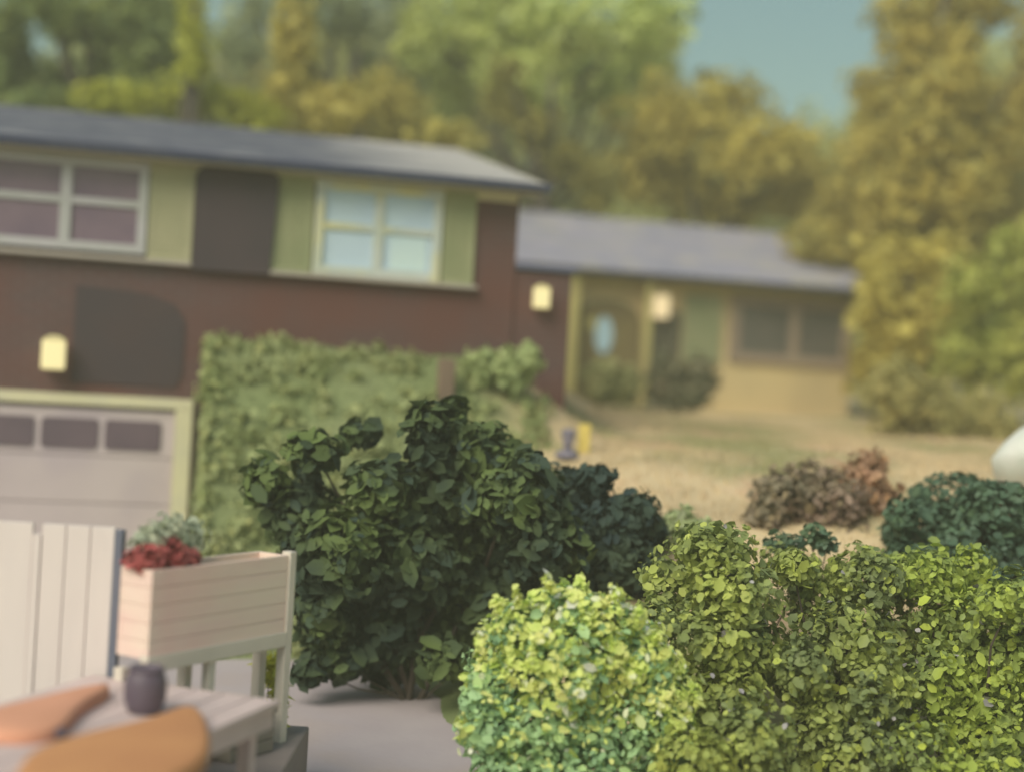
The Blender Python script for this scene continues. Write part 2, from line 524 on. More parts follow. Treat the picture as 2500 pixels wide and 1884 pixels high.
def shutter(x0, x1, z0, z1, m):
    bm = BM()
    box(bm, x0, x1, -.03, -.002, z0, z1)
    fr = .05
    for a, b, c, d in ((x0, x0 + fr, z0, z1), (x1 - fr, x1, z0, z1), (x0 + fr, x1 - fr, z1 - fr, z1), (x0 + fr, x1 - fr, z0, z0 + fr)):
        box(bm, a, b, -.045, -.031, c, d)
    n = int((z1 - z0 - 2 * fr) / .06)
    for i in range(n):
        zc = z0 + fr + (i + .5) * (z1 - z0 - 2 * fr) / n
        box(bm, x0 + fr, x1 - fr, -.041, -.0305, zc - .02, zc + .02)
    return obj('shutter', bm, m, house)
shutter(-.45, -.04, 3.19, 4.09, M_SHUTTER)
shutter(-2.42, -1.99, 3.19, 4.09, M_SHUTTER)
shutter(.70, 1.08, 3.17, 4.08, M_SHUTTER_GREEN)
shutter(2.36, 2.68, 3.17, 4.08, M_SHUTTER_GREEN)
obj('window_sill', bx(-2.46, -.034, -.10, -.003, 3.145, 3.185), M_SILL, house, bevel=.008)
obj('window_sill', bx(.70, 2.72, -.10, -.003, 3.125, 3.165), M_SILL, house, bevel=.008)
# dark panel between the windows with rounded top corners
pts = [(-.03, 3.12), (.69, 3.12), (.74, 3.95)] + [(.66 + .08 * math.cos(a), 4.01 + .08 * math.sin(a)) for a in np.linspace(0, math.pi / 2, 6)] + \
      [(.05 + .08 * math.cos(a), 4.01 + .08 * math.sin(a)) for a in np.linspace(math.pi / 2, math.pi, 6)]
o = obj('wall_panel', prism_xz(BM(), pts, -.09, -.003), M_DARKPANEL, house)
o['label'] = 'dark brown panel with rounded top between the two windows'
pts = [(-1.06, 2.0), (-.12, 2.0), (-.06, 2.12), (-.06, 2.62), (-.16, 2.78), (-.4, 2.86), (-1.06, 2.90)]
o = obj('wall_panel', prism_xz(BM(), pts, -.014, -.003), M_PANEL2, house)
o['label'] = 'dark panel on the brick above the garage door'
# garage door
gd = BM()
for i in range(4):
    z0 = .01 + i * .442
    box(gd, -4.7, -.10, -.03, -.004, z0, z0 + .434)
gar = obj('garage_door', gd, M_GARAGE, house, bevel=.008)
for i in range(8):
    c = -.475 - i * .565
    pts = []
    w2, h2, r = .255, .14, .04
    for qx, qz, a0 in ((w2 - r, h2 - r, 0), (-w2 + r, h2 - r, 90), (-w2 + r, -h2 + r, 180), (w2 - r, -h2 + r, 270)):
        for a in (0, 30, 60, 90): pts.append((c + qx + r * math.cos(math.radians(a0 + a)), 1.535 + qz + r * math.sin(math.radians(a0 + a))))
    obj('pane', prism_xz(BM(), pts, -.042, -.031), M_GARGLASS, gar)
bm = BM()
box(bm, -4.86, .06, -.075, -.003, 1.80, 1.90)
box(bm, -.098, .06, -.0725, -.003, 0, 1.798)
box(bm, -4.86, -4.702, -.0725, -.003, 0, 1.798)
obj('door_trim', bm, M_CREAM, house, bevel=.008)

# ------------------------------------------------------------------ the low tan house on the rise behind
M_TAN = paint('tan_wall', S(196, 174, 120), S(180, 160, 112), .8, .85, .15, c3=S(206, 184, 126), s3=.5)
M_YELLOW = paint('pale_yellow_post', S(182, 170, 100), S(174, 160, 98), 2, .7)
M_DOORBROWN = paint('brown_door', S(122, 108, 66), S(112, 98, 62), 2, .6)
M_DARKDOOR = paint('dark_olive_door', S(90, 86, 64), S(98, 92, 70), 2, .6)
M_LILACFRAME = paint('lilac_tan_frame', S(146, 128, 102), S(138, 120, 98), 2, .7)
M_GREYPANE = glass_pane('dark_grey_pane', S(88, 86, 74), S(98, 92, 80), .25)
M_OVAL = glass_pane('pale_blue_oval', S(176, 200, 198), S(168, 194, 192), .2)
wing = thing('low_house', 'low tan house with long pale grey roof and arched brown door', 'house', hloc(0, 8, 0), PHI)
obj('wall', bx(3.16, 11.0, .002, 5.0, 1.2, 4.12), M_TAN, wing)
bm = BM()
prism_yz(bm, [(.002, 4.125), (5, 4.125), (2.5, 5.15)], 3.16, 11.0)
obj('gable', bm, M_TAN, wing)
bm = BM()
prism_yz(bm, [(-.42, 4.04), (2.5, 5.22), (5.42, 4.04), (5.42, 4.13), (2.5, 5.31), (-.42, 4.13)], 3.1, 11.22)
wr = obj('roof', bm, M_ROOF_WING, wing)
bm = BM()
gp = [(-.42 - .045 + .045 * math.cos(a), 4.115 - .075 * math.sin(a)) for a in np.linspace(0, math.pi, 9)]
prism_yz(bm, gp, 3.1, 11.24)
obj('gutter', bm, M_GUTTER, wing)
obj('frieze_board', bx(3.2, 10.98, -.03, -.002, 3.93, 4.05), M_YELLOW, wing, bevel=.006)
arch = [(6.12, 1.9), (7.22, 1.9), (7.22, 3.35)] + [(6.67 + .55 * math.cos(a), 3.35 + .32 * math.sin(a)) for a in np.linspace(.15, math.pi - .15, 9)] + [(6.12, 3.35)]
dr = obj('door', prism_xz(BM(), arch, -.06, -.003), M_DOORBROWN, wing)
oval = [(6.60 + .15 * math.cos(a), 3.10 + .30 * math.sin(a)) for a in np.linspace(0, 2 * math.pi, 20, endpoint=False)]
obj('door_glass', prism_xz(BM(), oval, -.075, -.061), M_OVAL, dr)
obj('door_plate', bx(6.32, 6.46, -.075, -.062, 3.18, 3.36), M_YELLOW, dr, bevel=.01)
obj('porch_post', bx(5.92, 6.08, -.36, -.2, 1.8, 4.03), M_YELLOW, wing, bevel=.01)
obj('porch_post', bx(7.20, 7.30, -.36, -.26, 1.8, 4.03), M_YELLOW, wing, bevel=.01)
d2 = obj('side_door', bx(7.36, 7.92, -.05, -.003, 1.9, 3.55), M_DARKDOOR, wing, bevel=.01)
bm = BM()
box(bm, 7.98, 8.62, -.04, -.003, 2.75, 3.86)
for i in range(14): box(bm, 8.02, 8.58, -.055, -.0405, 2.80 + i * .075, 2.85 + i * .075)
obj('shutter', bm, M_SHUTTER_GREEN, wing)
bm = BM()
for a, b, c, d in ((8.78, 8.95, 2.8, 3.92), (9.84, 10.0, 2.97, 3.75), (10.78, 10.92, 2.8, 3.92), (8.952, 10.778, 3.75, 3.92), (8.952, 10.778, 2.8, 2.968)):
    box(bm, a, b, -.06, -.003, c, d)
wf = obj('window', bm, M_LILACFRAME, wing)
obj('pane', bx(8.952, 9.838, -.03, -.004, 2.97, 3.748), M_GREYPANE, wf)
obj('pane', bx(10.002, 10.778, -.03, -.004, 2.97, 3.748), M_GREYPANE, wf)

# ------------------------------------------------------------------ lit wall lanterns
M_LAMP = lampmat('lamp_glass', (1.0, .84, .42, 1), .46)
M_LAMP_PINK = lampmat('lamp_glass_warm', (1.0, .74, .44, 1), .50)
M_LAMPCAP = paint('cream_metal', S(206, 192, 130), S(190, 176, 124), 6, .5)
def lantern(label, s, t, z, w_, h_, m):
    g = thing('wall_lantern', label, 'lantern', hloc(s, t, z), PHI, 'lit wall lanterns')
    d_ = w_ * .6
    hw, hd = w_ * .48, w_ * .34
    glass_h = h_ * .84
    obj('glass', bx(-hw, hw, -d_ - hd, -d_ + hd, 0, glass_h), m, g, bevel=w_ * .07)
    bm = BM()
    pr = [(1.04, glass_h + .002), (1.0, glass_h + h_ * .03), (.62, h_ * .95), (.3, h_)]
    rings = [[bm.verts.new((x * hw * k_, -d_ + y * hd * k_, z_)) for x, y in ((-1, -1), (1, -1), (1, 1), (-1, 1))] for k_, z_ in pr]
    for a, b in zip(rings, rings[1:]):
        for q in range(4): bm.faces.new((a[q], a[(q + 1) % 4], b[(q + 1) % 4], b[q]))
    bm.faces.new(rings[0][::-1])
    bm.faces.new(rings[-1])
    obj('cap', bm, M_LAMPCAP, g)
    obj('base_plate', bx(-hw * .8, hw * .8, -d_ - hd * .8, -d_ + hd * .8, -h_ * .03, -.002), M_LAMPCAP, g)
    obj('bracket', bx(-w_ * .2, w_ * .2, -d_ * .55, -.004, h_ * .2, h_ * .6), M_DARKPANEL, g, bevel=.005)
lantern('glowing cream lantern on the brick above the garage door', -1.215, 0, 2.11, .215, .31, M_LAMP)
lantern('glowing cream lantern at the right end of the brick wall', 3.385, .02, 2.99, .16, .235, M_LAMP)
lantern('peach lantern hanging on the tan wall of the low house', 7.49, 7.94, 3.43, .25, .42, M_LAMP_PINK)

# ------------------------------------------------------------------ foreground: daybed, cushions, pot, screen, planter
M_GREYWOOD = paint('lilac_grey_wood', S(200, 178, 162), S(186, 166, 150), 3, .75, .2, (1, 6, 1))
M_ORANGE = paint('orange_canvas', S(190, 134, 84), S(182, 126, 80), 3, .85, .15)
M_PEACH = paint('peach_canvas', S(208, 148, 112), S(198, 140, 104), 3, .85, .15)
M_PLUM = paint('plum_glaze', S(88, 76, 82), S(98, 86, 88), 3, .45, .05)
M_WHITEBOARD = paint('white_boards', S(216, 202, 182), S(206, 192, 174), 1.5, .6, .06, (3, 3, .6))
M_SLATE = paint('slate_edge', S(98, 102, 108), S(110, 110, 114), 3, .6)
M_PLANK = paint('pinkish_planks', S(224, 192, 168), S(228, 200, 170), 1.4, .75, .15, (1, 1, 5), c3=S(220, 172, 154), s3=1.2)
M_POST = paint('pale_grey_post', S(206, 194, 168), S(196, 184, 158), 2, .7, .1)
DIR = Vector((.30, .954, 0)).normalized()
ANG = math.atan2(DIR.y, DIR.x)
bed = thing('garden_daybed', 'low lilac grey slatted daybed carrying two orange cushions', 'daybed', (-1.62, 5.5, .3), ANG)
bm = BM()
for i in range(7):
    y0 = -.40 + i * .14
    box(bm, -.95, .95, y0, y0 + .132, .41, .44)
obj('slatted_top', bm, M_GREYWOOD, bed, bevel=.004)
bm = BM()
box(bm, -.93, .93, -.38, -.34, .32, .408)
box(bm, -.93, .93, .52, .56, .32, .408)
box(bm, -.93, -.89, -.338, .518, .32, .408)
box(bm, .89, .93, -.338, .518, .32, .408)
obj('frame', bm, M_GREYWOOD, bed)
for x in (-.88, .82):
    for y in (-.33, .45): obj('leg', bx(x, x + .06, y, y + .06, 0, .318), M_GREYWOOD, bed)
def cushion(label, pxs, z1, th, m, name='cushion'):
    ps = [at_z(x, y, z1) for x, y in pxs]
    c = sum(ps, Vector()) / len(ps)
    bm = BM()
    rings = []
    for k_, zz in ((.955, 0), (1.0, .25), (1.0, .7), (.97, .9), (.90, 1.0), (.45, 1.08)):
        rings.append([bm.verts.new(((p.x - c.x) * k_, (p.y - c.y) * k_, zz * th)) for p in ps])
    n = len(ps)
    for a, b in zip(rings, rings[1:]):
        for i in range(n): bm.faces.new((a[i], a[(i + 1) % n], b[(i + 1) % n], b[i]))
    bm.faces.new(rings[0][::-1])
    bm.faces.new(rings[-1])
    bmesh.ops.recalc_face_normals(bm, faces=bm.faces[:])
    o = obj(name, bm, m, None, smooth=True)
    o.location = (c.x, c.y, z1 - th)
    ss = o.modifiers.new('soft', 'SUBSURF')
    ss.levels = ss.render_levels = 2
    return tag(o, label, 'cushion')
cushion('large orange cushion in front on the grey daybed', [(30, 1905), (45, 1845), (100, 1808), (250, 1768), (390, 1742), (470, 1700), (505, 1735), (520, 1800), (500, 1850), (430, 1880), (380, 1930), (150, 1950)], .80, .085, M_ORANGE)
cushion('peach orange cushion at the far side of the daybed, beneath the white screen', [(-90, 1770), (-80, 1735), (60, 1705), (190, 1672), (280, 1655), (265, 1678), (205, 1705), (178, 1735), (160, 1768), (60, 1785)], .80, .085, M_PEACH)
pot = thing('plant_pot', 'round plum coloured pot standing on the grey daybed', 'pot', at_z(352, 1738, .742), 0)
pot.location.z = .741
bm = BM()
lathe(bm, [(.055, 0), (.076, .02), (.088, .07), (.088, .13), (.074, .172), (.066, .18), (.06, .18), (.066, .15), (.05, .10)], 24)
obj('vessel', bm, M_PLUM, pot, smooth=True)
obj('rim', lathe(BM(), [(.068, .176), (.076, .18), (.076, .192), (.066, .196), (.061, .192), (.061, .18)], 24), M_PLUM, pot, smooth=True)
stone = obj('pebble', lathe(BM(), [(.004, 0), (.03, .004), (.04, .018), (.034, .034), (.012, .042)], 14), M_PLUM, None, smooth=True)
p = at_z(140, 1800, .742)
stone.location = (p.x, p.y, .741)
tag(stone, 'small grey stone lying between the two orange cushions', 'stone')

scr = thing('folding_screen', 'white board screen with dark edges in front of the garage', 'screen', at(150, 1700, 6.6) * 1.0, 0)
scr.location = (-2.12, 6.62, .3)
bm = BM()
for x0, x1 in ((-.62, -.085), (-.045, .30)):
    n = 3
    for i in range(n):
        a = x0 + (x1 - x0) * i / n
        box(bm, a + .002, a + (x1 - x0) / n - .002, -.015, .015, .03, 1.13)
obj('panel', bm, M_WHITEBOARD, scr, bevel=.004)
obj('edge_post', bx(-.083, -.047, -.022, .022, 0, 1.08), M_WHITEBOARD, scr)
obj('edge_post', bx(.302, .34, -.03, .03, 0, 1.12), M_SLATE, scr, bevel=.006)

PD = Vector((.509, .861, 0))
PANG = math.atan2(PD.y, PD.x)
pl = thing('raised_planter', 'raised pinkish plank planter on tall pale legs with red flowers', 'planter', (-1.66, 6.27, .3), PANG)
L_ = 1.14
bm = BM()
for i in range(5):
    z0 = .56 + i * .082
    box(bm, .15, L_ - .03, .0, .02, z0, z0 + .0805)
    box(bm, .15, L_ - .03, .18, .20, z0, z0 + .0805)
    box(bm, .15, .17, .0202, .1798, z0, z0 + .0805)
    box(bm, L_ - .05, L_ - .03, .0202, .1798, z0, z0 + .0805)
obj('plank_side', bm, M_PLANK, pl, bevel=.004)
obj('bottom_rail', bx(.14, L_ - .03, -.014, -.001, .50, .575), M_POST, pl, bevel=.004)
obj('soil', bx(.172, L_ - .052, .0205, .1795, .85, .93), paint('straw_soil', S(190, 168, 118), S(178, 152, 108), 9, .95, .3), pl)
for x, h in ((.145, .58), (.56, .50), (L_ - .028, .99)):
    obj('leg', bx(x, x + .05, -.012 if h > .9 else .0, .045, 0, h if h < .9 else .985), M_POST, pl, bevel=.005)
    obj('leg', bx(x, x + .05, .15, .205, 0, .5), M_POST, pl, bevel=.005)
def pw(u, v, z): return Vector((-1.66, 6.27, .3)) + PD * u + Vector((-PD.y, PD.x, 0)) * v + Vector((0, 0, z))

# ------------------------------------------------------------------ shrubs
M_WOODY = paint('brown_stems', S(86, 76, 60), S(74, 64, 52), 4, .9)
def gz(x, y): return float(ground_z(x, y))
def on_ground(px, py):
    Y = 9.0
    while Y < 40 and at(px, py, Y).z > gz(at(px, py, Y).x, Y): Y += .02
    q = at(px, py, Y)
    return Vector((q.x, q.y, gz(q.x, q.y)))
def blob(px, py, Y, rx, ry, depth=None):
    k_ = Y / F_PX
    return (at(px, py, Y), (rx * k_, depth or (rx + ry) * .5 * k_, ry * k_))
def shrub(name, label, blobs, n, size, m, cat='shrub', group=None, stems=5, base=None, zb=None, **kw):
    c = sum((b[0] for b in blobs), Vector()) / len(blobs)
    bxy = base or (c.x, c.y)
    z0 = zb if zb is not None else gz(*bxy)
    g = thing(name, label, cat, (bxy[0], bxy[1], z0), 0, group)
    off = Vector(g.location)
    loc = [(b[0] - off, b[1]) for b in blobs]
    leaves('foliage', loc, n, size, m, g, **kw)
    bm = BM()
    for b in random.sample(loc, min(stems, len(loc))):
        pts = limb_pts((random.uniform(-.05, .05), random.uniform(-.05, .05), -.03), b[0], 4)
        r = max(.006, .012 * (b[0].length))
        tube(bm, pts, [r * (1 - .7 * i / 4) for i in range(5)], 6)
    obj('stem', bm, M_WOODY, g)
    return g, loc

# tall dark rhododendron in the middle
M_RHODO = leafmat('dark_leather_leaf', SK(1.3)(52, 62, 44), SK(1.3)(84, 96, 50), SK(1.3)(48, 60, 48), 1.5, .3, .12, .6, .12, vr=.1)
YB = 9.6
rb = [(650, 1180, 58, 62), (770, 1100, 78, 50), (870, 1060, 55, 34), (1050, 1060, 64, 78), (1105, 1010, 34, 44), (1160, 1100, 120, 72), (1265, 1135, 75, 44),
      (740, 1250, 92, 90), (930, 1190, 95, 70), (1080, 1210, 140, 110), (1260, 1220, 130, 110), 
      (860, 1350, 130, 120), (1010, 1370, 150, 130), (1180, 1380, 150, 130), (1330, 1330, 110, 100), (800, 1480, 90, 100), (930, 1530, 120, 100),
      (1090, 1520, 120, 100), (1230, 1500, 100, 90), (820, 1600, 85, 70), (960, 1610, 90, 60), (1080, 1610, 70, 50), (1250, 1400, 120, 110), (760, 1350, 80, 80), (755, 1640, 40, 34)]
blobs = [blob(x, y, YB + random.uniform(-.35, .35), rx, ry) for x, y, rx, ry in rb]
shrub('rhododendron', 'big dark green broad-leaved bush in the middle before the brick house', blobs, 15000, .105, M_RHODO, 'bush', stems=14, base=(-.55, 9.75), zb=-.02, aspect=1.75, shell=.6, loose=.8, rough=.12)

M_BLACKGRN = leafmat('blackish_leaf', SK(1.35)(48, 60, 50), SK(1.35)(56, 66, 46), SK(1.35)(42, 54, 50), 1.5, .3, .1, .6, .12, vr=.1)
blobs = [blob(x, y, 9.85 + random.uniform(-.25, .25), rx, ry) for x, y, rx, ry in [(1400, 1210, 90, 76), (1455, 1165, 46, 34), (1550, 1255, 66, 62), (1480, 1290, 100, 80), (1400, 1340, 110, 90), (1500, 1380, 110, 90), (1380, 1430, 110, 80), (1470, 1460, 100, 80), (1590, 1300, 40, 50)]]
shrub('dark_bush', 'blackish-green bush against the right side of the big broad-leaved bush', blobs, 7500, .085, M_BLACKGRN, 'bush', stems=7, base=(.6, 9.9), aspect=1.7, shell=.55, loose=.8, rough=.12)

# round variegated bush; yellow leaves on top paint its highlights into the colour
M_YB = leafmat('blue_green_leaf', SK(1.6)(128, 150, 100), SK(1.6)(110, 136, 96), SK(1.6)(146, 164, 100), 3.0, .3, .25, vr=.1)
M_YN = leafmat('yellow_highlight_leaf', SK(1.5)(200, 202, 108), SK(1.45)(172, 182, 92), SK(1.6)(234, 228, 160), 7, .2, .3, vr=.08, lo=.35, hi=.6)
YY_ = 7.4
yb = [(1290, 1535, 90, 66), (1390, 1485, 100, 56), (1480, 1520, 80, 60), (1255, 1640, 105, 105), (1400, 1620, 150, 130), (1540, 1620, 100, 100), (1620, 1720, 80, 95), (1200, 1780, 80, 90),
      (1330, 1780, 130, 110), (1500, 1780, 140, 110), (1620, 1840, 80, 80), (1250, 1900, 110, 80), (1420, 1910, 160, 90), (1180, 1700, 60, 80)]
blobs = [blob(x, y, YY_ + random.uniform(-.12, .12), rx, ry) for x, y, rx, ry in yb]
g, loc = shrub('variegated_shrub', 'round shrub with yellow leaves as painted highlights over blue-green leaves', blobs, 13000, .045, M_YB, 'shrub', base=(.28, 7.4), zb=-.02, shell=.5, rough=.2, aspect=1.5, stems=9)
highlight_blobs = [blob(x, y, YY_ + random.uniform(-.2, .1), r, r * 1.5) for x, y, r in [(1215, 1475, 18), (1265, 1455, 16), (1340, 1424, 20), (1420, 1422, 16), (1500, 1448, 20), (1560, 1500, 18), (1170, 1560, 20), (1145, 1660, 18), (1650, 1620, 20), (1700, 1700, 18), (1130, 1770, 20), (1600, 1560, 16)]]
leaves('highlight_leaves', [(b[0] - Vector(g.location), b[1]) for b in highlight_blobs], 420, .045, M_YN, g, aspect=1.6, shell=.9, rough=.2)
highlit = [(b[0] + Vector((0, -.02, .02)), tuple(r * 1.02 for r in b[1])) for b in loc[:7]]
leaves('highlight_leaves', highlit, 6800, .045, M_YN, g, aspect=1.5, shell=.22, rough=.24, up=.6)
highlit2 = [(b[0] + Vector((0, -.03, .02)), tuple(r * 1.03 for r in b[1])) for b in loc[5:11]]
leaves('highlight_leaves', highlit2, 650, .045, M_YN, g, aspect=1.5, shell=.15, rough=.24, up=.6)

# the olive-green hedge shrubs on the right
def hedge(label, pts, Y, m, n, base):
    blobs = [blob(x + random.uniform(-12, 12), y + random.uniform(-10, 10), Y + random.uniform(-.3, .3) + dy, rx * .9, ry * .9) for x, y, rx, ry, dy in pts]
    blobs += [blob(x, y, Y + .28 + dy, rx * 1.0, ry * 1.0) for x, y, rx, ry, dy in pts[::2]]
    g, loc = shrub('round_shrub', label, blobs, int(n * 1.5), .048, m, 'shrub', 'olive-green shrubs in the right foreground', base=base, shell=.5, rough=.22, aspect=1.5, stems=8)
    sel = [b for b in loc if random.random() < .7]
    leaves('blossoms', sel, 70, .04, M_FADED, g, aspect=1.1, shell=.12, rough=.25)
M_FADED = leafmat('lilac_grey_petal', S(160, 152, 140), S(146, 142, 132), S(166, 154, 150), 3, .3, .1)
M_H1 = leafmat('olive_leaf', SK(1.75)(122, 128, 60), SK(1.75)(96, 104, 58), SK(1.75)(136, 140, 66), 2.2, .25, .22, lo=.42, hi=.56, vr=.15)
M_H2 = leafmat('mid_green_leaf', SK(1.75)(114, 120, 58), SK(1.75)(88, 96, 56), SK(1.75)(130, 136, 58), 2.2, .25, .22, lo=.42, hi=.56, vr=.15)
M_H3 = leafmat('yellow_green_leaf', SK(1.75)(120, 130, 54), SK(1.75)(98, 108, 56), SK(1.75)(140, 148, 56), 2.2, .25, .22, lo=.42, hi=.56, vr=.15)
hedge('olive-green shrub beside the yellow bush', [(1740, 1340, 100, 66, .3), (1650, 1420, 95, 80, .2), (1780, 1450, 120, 100, .1), (1700, 1560, 130, 110, 0), (1820, 1590, 110, 110, 0), (1760, 1720, 130, 110, -.2),
      (1700, 1850, 120, 90, -.4), (1840, 1820, 110, 100, -.3), (1800, 1930, 140, 80, -.5), (1610, 1500, 70, 60, .1)], 8.0, M_H1, 9000, (1.2, 8.1))
hedge('mid-green shrub with dark hollows in the middle of the right-hand row', [(1930, 1380, 70, 50, .4), (2000, 1460, 110, 90, .2), (2120, 1420, 110, 80, .3), (2060, 1560, 120, 110, 0), (1960, 1640, 80, 90, -.1), (2010, 1760, 90, 90, -.2), (2130, 1700, 100, 110, -.2),
      (2100, 1860, 120, 90, -.4), (1980, 1900, 110, 70, -.5), (2180, 1560, 90, 90, .1)], 8.2, M_H2, 8500, (1.95, 8.3))
hedge('yellow-green shrub at the right edge of the row', [(2250, 1400, 110, 70, .4), (2380, 1390, 70, 70, .4), (2330, 1520, 120, 100, .1), (2460, 1470, 110, 90, .2), (2440, 1620, 120, 110, 0), (2290, 1660, 110, 110, -.1), (2400, 1780, 130, 110, -.2),
      (2260, 1830, 120, 100, -.3), (2450, 1920, 140, 90, -.4), (2290, 1930, 130, 80, -.4), (2560, 1600, 100, 200, 0)], 8.2, M_H3, 10000, (2.75, 8.3))

# smooth dark shrub at the far right, behind the hedge
M_DARKSHRUB = leafmat('dark_teal_leaf', SK(1.45)(66, 84, 60), SK(1.45)(62, 80, 60), SK(1.45)(72, 90, 60), 1.5, .3, .15)
blobs = [blob(x, y, 10.0 + random.uniform(-.3, .3), rx, ry) for x, y, rx, ry in [(2330, 1220, 110, 66), (2450, 1240, 120, 70), (2260, 1300, 110, 80), (2380, 1330, 130, 100), (2520, 1310, 110, 110), (2210, 1390, 80, 70), (2330, 1450, 130, 90), (2480, 1450, 130, 90), (2200, 1260, 40, 50)]]
shrub('clipped_shrub', 'smooth dark teal-green shrub at the right edge', blobs, 9000, .055, M_DARKSHRUB, base=(3.2, 10.0), shell=.3, rough=.05, aspect=1.4, stems=6)
# dry red-brown shrub on the slope
M_DRY = leafmat('dry_brown_leaf', SK(1.4)(112, 102, 76), SK(1.4)(118, 98, 78), SK(1.4)(130, 114, 80), 2.2, .3, .2)
blobs = [blob(x, y + 14, 10.75 + random.uniform(-.2, .2), rx, ry) for x, y, rx, ry in [(1900, 1200, 70, 70), (1980, 1170, 80, 60), (2040, 1210, 80, 70), (1930, 1260, 90, 50), (2030, 1270, 100, 50), (1870, 1250, 50, 50)]]
shrub('dry_shrub', 'dull brown dry shrub on the khaki slope behind the green shrubs', blobs, 3600, .06, M_DRY, base=(2.3, 10.75), shell=.6, rough=.2)
M_RUSTLEAF = leafmat('rust_leaf', SK(1.5)(146, 112, 82), SK(1.5)(132, 104, 76), SK(1.5)(172, 134, 88), 2.2, .35, .2)
blobs = [blob(x, y + 8, 11.0 + random.uniform(-.2, .2), rx, ry) for x, y, rx, ry in [(2110, 1170, 66, 64), (2150, 1220, 56, 60), (2080, 1230, 60, 56), (2130, 1120, 40, 36), (2130, 1270, 70, 40)]]
shrub('dry_shrub', 'rust-orange dry shrub to the right of the dull brown one', blobs, 2300, .06, M_RUSTLEAF, base=(2.8, 11.0), shell=.6, rough=.2)
# small plants between the bushes
M_PALEGRN = leafmat('pale_green_leaf', SK(1.4)(158, 164, 112), SK(1.4)(142, 152, 100), SK(1.4)(170, 172, 128), 3, .3, .25)
blobs = [blob(x, y, 10.1, rx, ry) for x, y, rx, ry in [(1660, 1270, 46, 34), (1710, 1290, 42, 30), (1620, 1300, 40, 34)]]
shrub('low_plant', 'low pale green plant beside the dark bush', blobs, 500, .06, M_PALEGRN, 'plant', base=(1.28, 10.1), stems=3)
M_SPRIG = leafmat('dark_sprig_leaf', SK(1.8)(70, 84, 52), SK(1.8)(58, 74, 54), None, 3, .3, .15)
for lab, pts, by in (('small dark sprig rising behind the olive-green shrub', [(1900, 1325, 36, 26), (1945, 1322, 22, 20)], (1.75, 9.2)),
                     ('small dark sprig rising between the green shrubs, bushier than its neighbour', [(1990, 1305, 34, 30), (2020, 1325, 30, 24)], (2.0, 9.2))):
    blobs = [blob(x, y, 9.2, rx, ry) for x, y, rx, ry in pts]
    shrub('sprig_plant', lab, blobs, 170, .055, M_SPRIG, 'plant', base=by, stems=2)
# shrubs in front of the low house and at the brick corner
M_DKOL = leafmat('dark_olive_leaf', SK(1.7)(92, 88, 60), SK(1.7)(84, 84, 56), SK(1.7)(104, 92, 66), 2, .3, .2)
M_GROL = leafmat('grey_olive_leaf', SK(1.6)(126, 124, 76), SK(1.6)(116, 116, 70), SK(1.6)(138, 132, 84), 2, .3, .2)
blobs = [blob(x, y, 21.2, rx, ry) for x, y, rx, ry in [(1620, 930, 48, 70), (1700, 930, 52, 66), (1660, 960, 70, 44)]]
shrub('doorstep_shrub', 'rounded dark olive shrub under the peach lantern', blobs, 1500, .11, M_DKOL, base=(2.5, 21.2), shell=.5)
blobs = [blob(x, y, 21.0, rx, ry) for x, y, rx, ry in [(1470, 930, 48, 56), (1530, 940, 36, 50)]]
shrub('doorstep_shrub', 'grey-olive shrub at the foot of the arched brown door', blobs, 1000, .11, M_GROL, base=(1.4, 21.0), shell=.5)
blobs = [blob(x, y, 13.5, rx, ry) for x, y, rx, ry in [(1170, 900, 50, 52), (1240, 905, 56, 56), (1290, 880, 34, 44)]]
shrub('corner_shrub', 'soft green shrub under the end of the brick wall', blobs, 1500, .07, leafmat('soft_green_leaf', SK(1.9)(128, 134, 84), SK(1.9)(118, 126, 78), None, 2, .3, .2), base=(-.1, 13.5), shell=.5)
M_POSTBROWN = paint('brown_timber', S(128, 108, 84), S(116, 98, 78), 4, .85, .2, (1, 1, .2))
cpz = on_ground(1085, 985)
print('post', cpz)
post = tag(obj('garden_post', bx(-.075, .075, -.06, .06, -.3, .40), M_POSTBROWN, None, bevel=.012), 'short brown timber post on the bank beside the soft green corner shrub', 'post')
post.location = (cpz.x, cpz.y, gz(cpz.x, cpz.y))
post.rotation_euler = (0, 0, PHI)
M_LIGHTSTAKE = paint('yellow_light_tone', S(214, 190, 96), S(202, 176, 88), 5, .6, .1)  # yellow light on a post, given as a coloured upright strip
sk = on_ground(1424, 1106)
stk = tag(obj('yellow_light_stake', bx(-.055, .055, -.012, .012, -.1, .27), M_LIGHTSTAKE, None, bevel=.004), 'short yellow stake standing in for yellow light behind the stone ornament', 'stake')
stk.location = (sk.x, sk.y, gz(sk.x, sk.y))
